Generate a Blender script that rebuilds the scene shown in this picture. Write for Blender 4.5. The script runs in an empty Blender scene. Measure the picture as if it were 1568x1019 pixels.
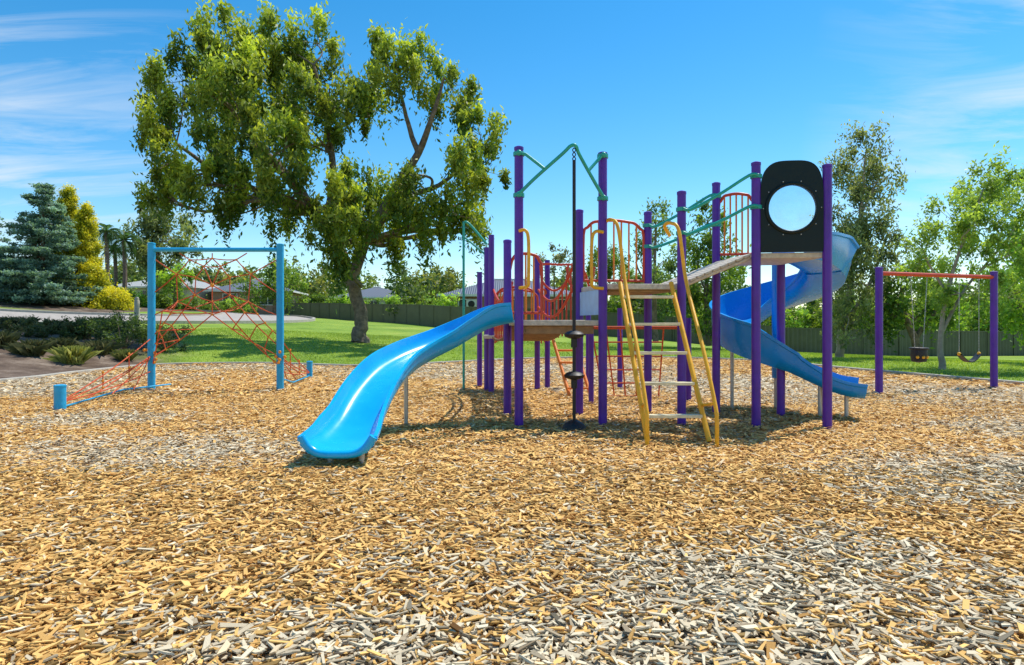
import bpy, math, numpy as np
from mathutils import Vector
R = np.random.RandomState(7)
H = 1.2; F = 1000.0; YH = 497.0; CX = 784.0
def W(px, py, d): return np.array([(px-CX)/F*d, d, H-(py-YH)/F*d])
def G(px, py):
    d = H*F/(py-YH); return np.array([(px-CX)/F*d, d, 0.0])
scene = bpy.context.scene
scene.view_settings.view_transform = 'Standard'
scene.view_settings.look = 'None'
scene.view_settings.exposure = 0

# ------------------------------------------------------------------ noise
TAB = R.rand(256, 256)
def vnoise(x, y):
    xi = np.floor(x).astype(int); yi = np.floor(y).astype(int)
    fx = x-xi; fy = y-yi
    fx = fx*fx*(3-2*fx); fy = fy*fy*(3-2*fy)
    a = TAB[xi % 256, yi % 256]; b = TAB[(xi+1) % 256, yi % 256]
    c = TAB[xi % 256, (yi+1) % 256]; d = TAB[(xi+1) % 256, (yi+1) % 256]
    return (a*(1-fx)+b*fx)*(1-fy)+(c*(1-fx)+d*fx)*fy
def fbm(x, y, o=4):
    s = 0; a = .5; t = 0
    for i in range(o):
        s = s+a*vnoise(x*2**i+17.3*i, y*2**i+5.1*i); t += a; a *= .5
    return s/t

# ------------------------------------------------------------------ terrain
KERB = [(-12.6, 3), (-12, 9), (-10.6, 13.5), (-10.6, 16.2), (-10.2, 19.0), (-7.4, 19.6), (-4.1, 18.4), (-1.7, 20.3), (.8, 22.4),
        (5.0, 23.2), (8.2, 20.7), (8.8, 17.6), (10.1, 12.9), (11.5, 8), (12, 2), (10, -7), (-10, -7)]
def catmull(P, n=8, closed=False):
    P = [np.array(p, float) for p in P]
    out = []
    N = len(P)
    rng = range(N) if closed else range(N-1)
    for i in rng:
        if closed:
            p0, p1, p2, p3 = P[i-1], P[i], P[(i+1) % N], P[(i+2) % N]
        else:
            p0 = P[max(i-1, 0)]; p1 = P[i]; p2 = P[i+1]; p3 = P[min(i+2, N-1)]
        for k in range(n):
            t = k/n
            out.append(.5*((2*p1)+(-p0+p2)*t+(2*p0-5*p1+4*p2-p3)*t*t+(-p0+3*p1-3*p2+p3)*t**3))
    if not closed: out.append(P[-1])
    return np.array(out)
KP = catmull(KERB, 6, True)
def sdist(x, y):
    """signed distance to the play-area edge, negative inside"""
    x = np.asarray(x, float); y = np.asarray(y, float)
    best = np.full(x.shape, 1e9); ins = np.zeros(x.shape, bool)
    n = len(KP)
    for i in range(n):
        ax, ay = KP[i]; bx, by = KP[(i+1) % n]
        dx, dy = bx-ax, by-ay
        t = np.clip(((x-ax)*dx+(y-ay)*dy)/(dx*dx+dy*dy), 0, 1)
        best = np.minimum(best, np.hypot(x-ax-t*dx, y-ay-t*dy))
        if ay != by:
            c = ((ay > y) != (by > y)) & (x < (bx-ax)*(y-ay)/(by-ay)+ax)
            ins ^= c
    return np.where(ins, -best, best)
FENCE = [(-31.5, 82, 2.1), (-15, 63, 1.5), (-4, 48, .86), (.7, 46, .72), (9.5, 44, .2), (17.5, 42, -.65), (26, 42, -.85), (37, 45, -.96), (55, 48, -1)]
CT = [tuple(p) for p in FENCE]+[(-25, 32, 1.0), (-31, 40, 1.95), (-37, 48, 3.1), (-17.5, 30, 1.1), (-6.5, 28, .42), (-10.6, 23, .36), (-15.6, 20, .74),
      (-14, 16, .3), (-20, 14, .8), (-25, 42, 1.75), (-60, 80, 4), (-80, 150, 6), (0, 150, 1.6), (60, 100, -.6), (100, 40, -1), (0, 400, 1), (-200, 200, 6), (200, 200, 0), (-38, 76, 2.7),
      (0, 60, 1.1), (11.2, 17, 0), (11.3, 23, 0), (15, 20, 0), (16, 31, -.25), (0, -20, 0), (-30, -10, .8), (30, -10, 0), (-5, 36, .6), (5, 30, .1),
      (-400, 600, 2), (400, 600, 0), (-400, 0, 4), (400, 0, 0), (13, 10, 0), (14, 2, 0), (-14, 5, .2), (-24, 52, 2.0), (-22, 63, 2.0)]
CT += [(p[0], p[1], 0) for p in KERB]
CT = np.array(CT)
A_ = np.hypot(CT[:, None, 0]-CT[None, :, 0], CT[:, None, 1]-CT[None, :, 1])
n_ = len(CT)
M_ = np.zeros((n_+1, n_+1)); M_[:n_, :n_] = A_; M_[:n_, n_] = 1; M_[n_, :n_] = 1
Wt = np.linalg.solve(M_, np.append(CT[:, 2], 0))
def terr(x, y):
    x = np.asarray(x, float); y = np.asarray(y, float)
    z = np.full(x.shape, Wt[-1])
    for i in range(n_): z = z+Wt[i]*np.hypot(x-CT[i, 0], y-CT[i, 1])
    s = np.clip(sdist(x, y)/2.5, 0, 1); s = s*s*(3-2*s)
    return z*s
def tz(x, y): return float(terr(np.array([x]), np.array([y]))[0])

GREY = [(-3.3, 6.2, 1.4, .75), (.2, 2.4, 1.5, .36), (1.3, 3.0, 1.2, .6), (3.9, 5.2, 1.4, 1.2), (2.3, 2.6, 1.2, .6), (4.2, 13, 3.5, 3.2), (-9.5, 13, 2.5, 3.5),
        (-7, 18, 3, 1.5), (5.6, 7.5, 1.0, .8), (0, 17, 5, 3), (8, 11, 2, 2), (-5.4, 8.3, 1.2, .8), (.3, 0, 4, 1.4)]  # first ellipse on this line paints the big tree's shade into the mulch colour
def greyness(x, y):
    g = np.zeros(x.shape)
    for cx, cy, rx, ry in GREY:
        g = np.maximum(g, np.exp(-(((x-cx)/rx)**2+((y-cy)/ry)**2)*.7))
    g = g*1.0+(fbm(x*1.1+40, y*1.1+9, 5)-.5)*1.0
    g = np.clip((g-.18)/.85, 0, 1)
    return g*g*(3-2*g)*.9
def soilness(x, y):
    s = (-0.50*y-x)/1.2+(fbm(x*.6+3, y*.6, 3)-.5)*2
    s = np.where(y > 29, -1, s)
    s2 = (y-41.5)/1.5*np.ones(x.shape)
    s2 = np.where((x < -27) & (y < 70), s2, -1)
    return np.clip(np.maximum(s, s2), 0, 1)

# ------------------------------------------------------------------ materials
def newmat(name):
    m = bpy.data.materials.new(name); m.use_nodes = True
    nt = m.node_tree; b = nt.nodes['Principled BSDF']
    return m, nt, b
def N(nt, t, **kw):
    n = nt.nodes.new(t)
    for k, v in kw.items(): setattr(n, k, v)
    return n
def paint(name, col, rough=.35, metal=0, var=.15, scale=6, bump=0.02, spec=.5):
    m, nt, b = newmat(name)
    tc = N(nt, 'ShaderNodeTexCoord'); no = N(nt, 'ShaderNodeTexNoise')
    no.inputs['Scale'].default_value = scale; no.inputs['Detail'].default_value = 6; no.inputs['Roughness'].default_value = .65
    nt.links.new(tc.outputs['Object'], no.inputs['Vector'])
    mr = N(nt, 'ShaderNodeMapRange')
    mr.inputs['From Min'].default_value = .3; mr.inputs['From Max'].default_value = .7
    mr.inputs['To Min'].default_value = 1-var; mr.inputs['To Max'].default_value = 1+var*.6
    nt.links.new(no.outputs['Fac'], mr.inputs['Value'])
    mx = N(nt, 'ShaderNodeVectorMath', operation='SCALE')
    mx.inputs[0].default_value = col[:3]
    nt.links.new(mr.outputs[0], mx.inputs['Scale'])
    nt.links.new(mx.outputs[0], b.inputs['Base Color'])
    mr2 = N(nt, 'ShaderNodeMapRange')
    mr2.inputs['To Min'].default_value = max(rough-.12, .05); mr2.inputs['To Max'].default_value = rough+.15
    nt.links.new(no.outputs['Fac'], mr2.inputs['Value'])
    nt.links.new(mr2.outputs[0], b.inputs['Roughness'])
    b.inputs['Metallic'].default_value = metal
    b.inputs['Specular IOR Level'].default_value = spec
    if bump:
        bp = N(nt, 'ShaderNodeBump'); bp.inputs['Distance'].default_value = bump; bp.inputs['Strength'].default_value = .3
        nt.links.new(no.outputs['Fac'], bp.inputs['Height']); nt.links.new(bp.outputs[0], b.inputs['Normal'])
    return m
def attrmat(name, rough=.6, trans=0, spec=.3, bump=0):
    m, nt, b = newmat(name)
    at = N(nt, 'ShaderNodeAttribute', attribute_name='col')
    nt.links.new(at.outputs['Color'], b.inputs['Base Color'])
    b.inputs['Roughness'].default_value = rough; b.inputs['Specular IOR Level'].default_value = spec
    if bump:
        tc = N(nt, 'ShaderNodeTexCoord'); no = N(nt, 'ShaderNodeTexNoise'); no.inputs['Scale'].default_value = 160
        nt.links.new(tc.outputs['Object'], no.inputs['Vector'])
        bp = N(nt, 'ShaderNodeBump'); bp.inputs['Distance'].default_value = bump
        nt.links.new(no.outputs['Fac'], bp.inputs['Height']); nt.links.new(bp.outputs[0], b.inputs['Normal'])
    if trans:
        tr = N(nt, 'ShaderNodeBsdfTranslucent'); ms = N(nt, 'ShaderNodeMixShader'); ms.inputs[0].default_value = trans
        vm = N(nt, 'ShaderNodeVectorMath', operation='MULTIPLY'); vm.inputs[1].default_value = (1.4, 1.4, .6)
        nt.links.new(at.outputs['Color'], vm.inputs[0]); nt.links.new(vm.outputs[0], tr.inputs['Color'])
        out = nt.nodes['Material Output']
        nt.links.new(b.outputs[0], ms.inputs[1]); nt.links.new(tr.outputs[0], ms.inputs[2]); nt.links.new(ms.outputs[0], out.inputs['Surface'])
    return m
PURPLE = paint('purple_paint', (.095, .014, .34), .35, var=.25)
TEAL = paint('teal_paint', (.015, .38, .29), .35)
YEL = paint('yellow_paint', (.92, .45, .012), .4, var=.2)
CREAM = paint('worn_rung_paint', (.85, .74, .46), .5, var=.3)
RED = paint('red_paint', (.62, .055, .015), .4)
ORANGE = paint('orange_paint', (.88, .24, .02), .4)
BLUEP = paint('blue_paint', (.015, .38, .68), .4)
SLIDE = paint('blue_plastic', (.005, .44, .88), .25, var=.12, scale=2.5, bump=.006)
SLIDE2 = paint('deep_blue_plastic', (.005, .28, .74), .25, var=.12, scale=2.5, bump=.006)
PALE = paint('pale_blue_plastic', (.42, .6, .8), .4)
BLACKG = paint('dark_green_plastic', (.005, .014, .013), .45, var=.3, spec=.3)
BLACK = paint('black_rubber', (.012, .012, .014), .5, var=.3)
STEEL = paint('galvanised_steel', (.5, .5, .48), .4, metal=.7)
DECKM = paint('deck_vinyl', (.62, .54, .42), .6, var=.3, scale=20)
TAN = paint('deck_underside', (.34, .20, .09), .7, var=.4, scale=8)
ROPE = paint('red_rope', (.62, .10, .03), .8, var=.4, scale=60)
ROPEY = paint('rope_joint', (.85, .32, .02), .5)
BARK = paint('bark', (.22, .16, .11), .9, var=.7, scale=5, bump=.12)
BARKG = paint('pale_bark', (.36, .30, .24), .9, var=.5, scale=4, bump=.05)
CONC = paint('concrete', (.46, .42, .35), .85, var=.25, scale=8)
FOLI = attrmat('leaf', .5, .42, .35)
CHIP = attrmat('wood_chip', .8, 0, .2, bump=.002)
GRASS = attrmat('grass_blade', .6, .35, .25)

# ------------------------------------------------------------------ mesh building
def link(o, parent=None):
    scene.collection.objects.link(o)
    if parent: o.parent = parent
    return o
def empty(name, loc=(0, 0, 0)):
    o = bpy.data.objects.new(name, None); o.empty_display_size = .3
    return link(o)
class B:
    def __init__(s): s.v = []; s.f = []; s.m = []; s.s = []; s.n = 0
    def add(s, verts, faces, mi=0, smooth=False):
        s.v.extend([tuple(map(float, p)) for p in verts])
        for f in faces:
            s.f.append(tuple(int(i)+s.n for i in f)); s.m.append(mi); s.s.append(smooth)
        s.n += len(verts)
    def tube(s, pts, r=.03, mi=0, seg=10, cap=True):
        pts = np.array(pts, float); n = len(pts)
        rr = np.ones(n)*r if np.isscalar(r) else np.array(r)
        T = np.gradient(pts, axis=0); T /= (np.linalg.norm(T, axis=1)[:, None]+1e-9)
        u = np.cross(T[0], [0, 0, 1.])
        if np.linalg.norm(u) < .1: u = np.cross(T[0], [0, 1., 0])
        u /= np.linalg.norm(u)
        V = []
        a = np.arange(seg)*2*math.pi/seg
        for i in range(n):
            u = u-np.dot(u, T[i])*T[i]; u /= np.linalg.norm(u)+1e-9
            w = np.cross(T[i], u)
            V.append(pts[i]+rr[i]*(np.cos(a)[:, None]*u+np.sin(a)[:, None]*w))
        V = np.concatenate(V)
        Fc = [(i*seg+j, i*seg+(j+1) % seg, (i+1)*seg+(j+1) % seg, (i+1)*seg+j) for i in range(n-1) for j in range(seg)]
        s.add(V, Fc, mi, True)
        if cap:
            b0 = s.n-len(V)
            s.f.append(tuple(b0+j for j in range(seg))[::-1]); s.m.append(mi); s.s.append(False)
            s.f.append(tuple(b0+(n-1)*seg+j for j in range(seg))); s.m.append(mi); s.s.append(False)
    def box(s, c, size, mi=0, yaw=0, ax=None, bev=0):
        c = np.array(c, float); h = np.array(size)/2
        if ax is None:
            ca, sa = math.cos(yaw), math.sin(yaw)
            ax = [np.array([ca, sa, 0]), np.array([-sa, ca, 0]), np.array([0, 0, 1.])]
        P = []
        for z in (-1, 1):
            for (x, y) in ((-1, -1), (1, -1), (1, 1), (-1, 1)):
                P.append(c+ax[0]*x*h[0]+ax[1]*y*h[1]+ax[2]*z*h[2])
        s.add(P, [(3, 2, 1, 0), (4, 5, 6, 7), (0, 1, 5, 4), (1, 2, 6, 5), (2, 3, 7, 6), (3, 0, 4, 7)], mi)
    def prism(s, poly, z0, z1, mi=0):
        n = len(poly)
        P = [(p[0], p[1], z0) for p in poly]+[(p[0], p[1], z1) for p in poly]
        s.add(P, [tuple(range(n))[::-1], tuple(range(n, 2*n))]+[(i, (i+1) % n, n+(i+1) % n, n+i) for i in range(n)], mi)
    def ball(s, c, r, mi=0, sz=(1, 1, 1), seg=10, rings=7):
        V = []
        for i in range(rings+1):
            ph = math.pi*i/rings
            for j in range(seg):
                a = 2*math.pi*j/seg
                V.append((c[0]+r*sz[0]*math.sin(ph)*math.cos(a), c[1]+r*sz[1]*math.sin(ph)*math.sin(a), c[2]+r*sz[2]*math.cos(ph)))
        s.add(V, [(i*seg+j, (i+1)*seg+j, (i+1)*seg+(j+1) % seg, i*seg+(j+1) % seg) for i in range(rings) for j in range(seg)], mi, True)
    def sweep(s, path, prof_fn, mi=0, side=None):
        path = np.array(path, float); n = len(path)
        T = np.gradient(path, axis=0); T /= np.linalg.norm(T, axis=1)[:, None]
        V = []; k = None
        for i in range(n):
            sd = np.cross(T[i], [0, 0, 1.]); sd /= np.linalg.norm(sd)
            up = np.cross(sd, T[i])
            pr = prof_fn(i/(n-1)); k = len(pr)
            for (a, b) in pr: V.append(path[i]+sd*a+up*b)
        Fc = [(i*k+j, (i+1)*k+j, (i+1)*k+(j+1) % k, i*k+(j+1) % k) for i in range(n-1) for j in range(k)]
        s.add(V, Fc, mi, True)
        b0 = s.n-len(V)
        s.f.append(tuple(b0+j for j in range(k))); s.m.append(mi); s.s.append(False)
        s.f.append(tuple(b0+(n-1)*k+j for j in range(k))[::-1]); s.m.append(mi); s.s.append(False)
    def obj(s, name, mats, parent=None, bevel=0, sharp=40):
        me = bpy.data.meshes.new(name)
        me.from_pydata(s.v, [], s.f)
        for m in mats: me.materials.append(m)
        me.polygons.foreach_set('material_index', s.m)
        me.polygons.foreach_set('use_smooth', s.s)
        try: me.set_sharp_from_angle(angle=math.radians(sharp))
        except Exception: pass
        me.update()
        o = bpy.data.objects.new(name, me); link(o, parent)
        if bevel:
            bm = o.modifiers.new('bevel', 'BEVEL'); bm.width = bevel; bm.segments = 2; bm.limit_method = 'ANGLE'
        return o
def fastmesh(name, V, nv_per, quads, col=None, mat=None, parent=None):
    V = np.ascontiguousarray(V, dtype=np.float32)
    ne = len(V)//nv_per
    q = np.array(quads, dtype=np.int32); k = q.shape[1]
    Fi = (q[None]+(np.arange(ne, dtype=np.int32)*nv_per)[:, None, None]).reshape(-1)
    me = bpy.data.meshes.new(name)
    me.vertices.add(len(V)); me.vertices.foreach_set('co', V.ravel())
    me.loops.add(len(Fi)); me.loops.foreach_set('vertex_index', Fi)
    nf = len(Fi)//k
    me.polygons.add(nf); me.polygons.foreach_set('loop_start', np.arange(nf, dtype=np.int32)*k)
    me.polygons.foreach_set('loop_total', np.full(nf, k, dtype=np.int32))
    me.polygons.foreach_set('use_smooth', np.zeros(nf, bool))
    if col is not None:
        at = me.attributes.new('col', 'FLOAT_COLOR', 'POINT')
        c4 = np.ones((len(V), 4), np.float32); c4[:, :3] = np.repeat(col, nv_per, axis=0)
        at.data.foreach_set('color', c4.ravel())
    if mat: me.materials.append(mat)
    me.update(calc_edges=True)
    o = bpy.data.objects.new(name, me); link(o, parent)
    return o

# ------------------------------------------------------------------ ground
def axis(lo, hi, c, n):
    t = np.linspace(-1, 1, n); k = 5.0
    s = np.sinh(k*t)/math.sinh(k)
    return np.where(s < 0, c+s*(c-lo), c+s*(hi-c))
xs = np.unique(np.concatenate([np.linspace(-40, 40, 260), axis(-700, 700, 0, 90)]))
ys = np.unique(np.concatenate([np.linspace(-8, 90, 300), np.linspace(90, 200, 40), np.linspace(200, 1500, 40), np.linspace(-60, -8, 12)]))
XX, YY = np.meshgrid(xs, ys)
ZZ = terr(XX.ravel(), YY.ravel()).reshape(XX.shape)
nx, ny = len(xs), len(ys)
me = bpy.data.meshes.new('ground')
V = np.stack([XX, YY, ZZ], -1).reshape(-1, 3).astype(np.float32)
i = np.arange((ny-1)*(nx-1)); r_ = i//(nx-1); c_ = i % (nx-1)
q = np.stack([r_*nx+c_, r_*nx+c_+1, (r_+1)*nx+c_+1, (r_+1)*nx+c_], -1).astype(np.int32)
me.vertices.add(len(V)); me.vertices.foreach_set('co', V.ravel())
me.loops.add(q.size); me.loops.foreach_set('vertex_index', q.ravel())
me.polygons.add(len(q)); me.polygons.foreach_set('loop_start', np.arange(len(q), dtype=np.int32)*4)
me.polygons.foreach_set('loop_total', np.full(len(q), 4, dtype=np.int32))
me.polygons.foreach_set('use_smooth', np.ones(len(q), bool))
for nm, val in (('edge', sdist(XX.ravel(), YY.ravel())), ('grey', greyness(XX.ravel(), YY.ravel())), ('soil', soilness(XX.ravel(), YY.ravel()))):
    a = me.attributes.new(nm, 'FLOAT', 'POINT'); a.data.foreach_set('value', val.astype(np.float32))
me.update(calc_edges=True)
gm, nt, b = newmat('ground_cover')
L = nt.links.new
tc = N(nt, 'ShaderNodeTexCoord')
vo = N(nt, 'ShaderNodeTexVoronoi'); vo.inputs['Scale'].default_value = 26
L(tc.outputs['Object'], vo.inputs['Vector'])
sp = N(nt, 'ShaderNodeSeparateColor'); L(vo.outputs['Color'], sp.inputs[0])
def ramp(els):
    r = N(nt, 'ShaderNodeValToRGB')
    e = r.color_ramp.elements
    e[0].position, e[0].color = els[0][0], (*els[0][1], 1)
    e[1].position, e[1].color = els[-1][0], (*els[-1][1], 1)
    for p, c in els[1:-1]:
        x = e.new(p); x.color = (*c, 1)
    return r
ro = ramp([(0, (.20, .095, .025)), (.35, (.54, .29, .08)), (.7, (.74, .44, .14)), (1, (.85, .6, .26))]); L(sp.outputs[0], ro.inputs[0])
rg = ramp([(0, (.15, .105, .06)), (.4, (.44, .34, .22)), (.75, (.62, .51, .35)), (1, (.78, .67, .48))]); L(sp.outputs[0], rg.inputs[0])
ag = N(nt, 'ShaderNodeAttribute', attribute_name='grey')
mc = N(nt, 'ShaderNodeMix', data_type='RGBA'); L(ag.outputs['Fac'], mc.inputs[0]); L(ro.outputs[0], mc.inputs[6]); L(rg.outputs[0], mc.inputs[7])
n1 = N(nt, 'ShaderNodeTexNoise'); n1.inputs['Scale'].default_value = 1.3; n1.inputs['Detail'].default_value = 8; n1.inputs['Roughness'].default_value = .7; L(tc.outputs['Object'], n1.inputs['Vector'])
n2 = N(nt, 'ShaderNodeTexNoise'); n2.inputs['Scale'].default_value = .22; n2.inputs['Detail'].default_value = 5; L(tc.outputs['Object'], n2.inputs['Vector'])
ad = N(nt, 'ShaderNodeMath', operation='MULTIPLY_ADD'); L(n2.outputs['Fac'], ad.inputs[0]); ad.inputs[1].default_value = .6
m5 = N(nt, 'ShaderNodeMath', operation='MULTIPLY'); L(n1.outputs['Fac'], m5.inputs[0]); m5.inputs[1].default_value = .4; L(m5.outputs[0], ad.inputs[2])
rl = ramp([(.34, (.11, .19, .025)), (.47, (.21, .33, .04)), (.58, (.30, .40, .055)), (.72, (.42, .43, .13))]); L(ad.outputs[0], rl.inputs[0])
rs = ramp([(.3, (.06, .04, .03)), (.5, (.15, .105, .075)), (.7, (.32, .25, .19))]); L(n1.outputs['Fac'], rs.inputs[0])
aso = N(nt, 'ShaderNodeAttribute', attribute_name='soil')
ms_ = N(nt, 'ShaderNodeMix', data_type='RGBA'); L(aso.outputs['Fac'], ms_.inputs[0]); L(rl.outputs[0], ms_.inputs[6]); L(rs.outputs[0], ms_.inputs[7])
ae = N(nt, 'ShaderNodeAttribute', attribute_name='edge')
mre = N(nt, 'ShaderNodeMapRange'); mre.inputs['From Min'].default_value = -.01; mre.inputs['From Max'].default_value = .03; L(ae.outputs['Fac'], mre.inputs['Value'])
mf = N(nt, 'ShaderNodeMix', data_type='RGBA'); L(mre.outputs[0], mf.inputs[0]); L(mc.outputs[2], mf.inputs[6]); L(ms_.outputs[2], mf.inputs[7])
L(mf.outputs[2], b.inputs['Base Color']); b.inputs['Roughness'].default_value = .9; b.inputs['Specular IOR Level'].default_value = .15
bp = N(nt, 'ShaderNodeBump'); bp.inputs['Distance'].default_value = .02; bp.inputs['Strength'].default_value = .8
L(sp.outputs[1], bp.inputs['Height']); L(bp.outputs[0], b.inputs['Normal'])
me.materials.append(gm)
link(bpy.data.objects.new('ground', me))

# wood chips ------------------------------------------------------
def chips(y0, y1, dens, scale, ratio, box=True):
    area = (y1-y0)*2*ratio*y1
    n = int(area*dens)
    y = R.uniform(y0, y1, n); x = R.uniform(-1, 1, n)*ratio*y1
    k = (np.abs(x) < ratio*y+.6) & (sdist(x, y) < -.03)
    x = x[k]; y = y[k]; n = len(x)
    big = R.rand(n)**2.2
    lg = (.02+.055*big+.02*R.rand(n))*scale; wd = (.009+.022*R.rand(n)*(.4+.6*big))*scale; th = R.uniform(.003, .007, n)*scale
    yaw = R.uniform(0, 2*np.pi, n); pit = R.normal(0, .16, n); rol = R.normal(0, .22, n)
    z = R.uniform(.002, .030, n)*min(scale, 1.3)+.02*(fbm(x*2.2, y*2.2, 3)-.3)
    a = np.stack([np.cos(yaw)*np.cos(pit), np.sin(yaw)*np.cos(pit), np.sin(pit)], -1)
    bq = np.stack([-np.sin(yaw), np.cos(yaw), np.zeros(n)], -1)
    c = np.cross(a, bq)
    bb = bq*np.cos(rol)[:, None]+c*np.sin(rol)[:, None]
    cc = np.cross(a, bb)
    C = np.stack([x, y, z], -1)
    g = greyness(x, y); rnd = R.rand(n)
    isg = (rnd < g*.8+.08)
    br = R.beta(2.4, 1.5, n)
    co = np.array([[.32, .13, .025]])*(1-br[:, None])+np.array([[.97, .61, .20]])*br[:, None]
    cg = np.array([[.22, .15, .08]])*(1-br[:, None])+np.array([[.86, .73, .50]])*br[:, None]
    col = np.where(isg[:, None], cg, co)
    dk = R.rand(n) < .11; col[dk] *= .35
    pale = R.rand(n) < .05; col[pale] = col[pale]*.4+np.array([.93, .80, .55])*.6
    sx = [(-1, -1), (1, -1), (1, 1), (-1, 1)]
    VV = []
    tp = R.uniform(.25, 1, n); tp2 = R.uniform(.5, 1, n); sk_ = R.normal(0, .25, (n, 2))
    for lev in ((-1, 1) if box else (0,)):
        for (u, v) in sx:
            tw = tp if u > 0 else tp2
            uu = u+sk_[:, 0 if u > 0 else 1]*v*.8
            VV.append(C+a*(uu*lg/2)[:, None]+bb*(v*wd/2*tw)[:, None]+cc*(lev*th/2)[:, None])
    return np.stack(VV, 1).reshape(-1, 3), col
wc = empty('wood_chip_mulch')
CQ = [(4, 5, 6, 7), (0, 1, 5, 4), (1, 2, 6, 5), (2, 3, 7, 6), (3, 0, 4, 7)]
v1, c1 = chips(1.6, 5.4, 2500, 1.12, .93)
fastmesh('near_chips', v1, 8, CQ, c1, CHIP, wc)
v2, c2 = chips(5.4, 11, 1350, 1.3, .9, False)
fastmesh('mid_chips', v2, 4, [(0, 1, 2, 3)], c2, CHIP, wc)
v3, c3 = chips(11, 23, 340, 2.0, .88, False)
fastmesh('far_chips', v3, 4, [(0, 1, 2, 3)], c3, CHIP, wc)

# grass blades ------------------------------------------------------
def blades(n, xr, yr, h, cols, cond, name, wd=.012):
    x = R.uniform(*xr, n); y = R.uniform(*yr, n)
    k = cond(x, y); x = x[k]; y = y[k]; n = len(x)
    z = terr(x, y)
    hh = R.uniform(.5, 1.2, n)*h; yaw = R.uniform(0, 6.28, n)
    lean = R.normal(0, .5, (n, 2))*hh[:, None]
    P = np.stack([x, y, z-.005], -1); s = np.stack([np.cos(yaw), np.sin(yaw), 0*yaw], -1)*wd
    tip = P+np.stack([lean[:, 0], lean[:, 1], hh], -1)
    V = np.stack([P-s, P+s, tip], 1).reshape(-1, 3)
    t = np.clip(R.rand(n)[:, None]*.6+1.3*(fbm(x*.6, y*.6, 4)[:, None]-.3), 0, 1)
    col = np.array(cols[0])*(1-t)+np.array(cols[1])*t
    fastmesh(name, V, 3, [(0, 1, 2)], col, GRASS)
blades(160000, (-15, 24), (12, 34), .055, ((.12, .22, .02), (.46, .55, .09)), lambda x, y: (sdist(x, y) > .1) & (soilness(x, y) < .5) & (np.abs(x) < .85*y), 'lawn_grass', .014)

# kerb around the mulch ----------------------------------------------
kb = B()
kp = KP
nn = len(kp)
tg = np.roll(kp, -1, 0)-np.roll(kp, 1, 0); tg /= np.linalg.norm(tg, axis=1)[:, None]
nr = np.stack([tg[:, 1], -tg[:, 0]], -1)
V = []
for i in range(nn):
    for (o, z) in ((-.07, -.05), (-.07, .07), (.07, .07), (.07, -.05)):
        V.append((kp[i, 0]+nr[i, 0]*o, kp[i, 1]+nr[i, 1]*o, z))
kb.add(V, [(i*4+j, i*4+(j+1) % 4, ((i+1) % nn)*4+(j+1) % 4, ((i+1) % nn)*4+j) for i in range(nn) for j in range(4)])
kb.obj('concrete_edging', [CONC], bevel=.01)

# road ------------------------------------------------------------------
ASPH = paint('asphalt', (.42, .37, .32), .9, var=.25, scale=3, bump=.01)
rd = B()
cl = catmull([(-60, 33), (-40, 35.5), (-26, 37.5), (-20, 42), (-19, 50), (-24, 62), (-33, 74)], 14)
tg = np.gradient(cl, axis=0); tg /= np.linalg.norm(tg, axis=1)[:, None]; nr = np.stack([-tg[:, 1], tg[:, 0]], -1)
V = []; K = 11
for i in range(len(cl)):
    for j in range(K):
        o = (j/(K-1)-.5)*7.0
        p = cl[i]+nr[i]*o
        V.append((p[0], p[1], 0))
V = np.array(V); V[:, 2] = terr(V[:, 0], V[:, 1])+.05
rd.add(V, [(i*K+j, (i+1)*K+j, (i+1)*K+j+1, i*K+j+1) for i in range(len(cl)-1) for j in range(K-1)], 0, True)
rd.obj('road', [ASPH])
for s in (-1, 1):
    kk = B(); V = []
    for i in range(len(cl)):
        for (o, z) in ((3.5, 0), (3.5, .15), (3.7, .15), (3.7, -.1)):
            p = cl[i]+nr[i]*o*s
            V.append((p[0], p[1], tz(p[0], p[1])+z+.03))
    kk.add(V, [(i*4+j, i*4+j+1, (i+1)*4+j+1, (i+1)*4+j) for i in range(len(cl)-1) for j in range(3)])
    kk.obj('road_kerb', [CONC])

# ------------------------------------------------------------------ foliage
GAIN = 1.55
def leaves(cent, rad, per, size, c0, c1, droop=.5, hang=1.0, sig=.45):
    n = len(cent); M = n*per
    ci = np.repeat(np.arange(n), per)
    off = R.normal(0, sig, (M, 3))*rad[ci][:, None]
    off[:, 2] *= hang
    dn = R.rand(M) < max(droop, 0)*.55
    off[dn, :2] *= .7
    off[dn, 2] -= np.abs(R.normal(0, .6, dn.sum()))*rad[ci][dn]*hang
    P = cent[ci]+off
    d = R.normal(0, 1, (M, 3)); d[:, 2] = d[:, 2]*.6-droop*1.6
    d /= np.linalg.norm(d, axis=1)[:, None]
    s = np.cross(d, R.normal(0, 1, (M, 3))); s /= np.linalg.norm(s, axis=1)[:, None]+1e-6
    ln = size*R.uniform(.6, 1.3, M)[:, None]; w = ln*.2
    V = np.stack([P-d*ln*.5, P+s*w, P+d*ln*.5, P-s*w], 1).reshape(-1, 3)
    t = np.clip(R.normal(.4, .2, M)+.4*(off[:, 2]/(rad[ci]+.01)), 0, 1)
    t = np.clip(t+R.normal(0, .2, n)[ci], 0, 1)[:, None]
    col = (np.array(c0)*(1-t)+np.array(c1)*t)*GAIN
    return V, col
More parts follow.
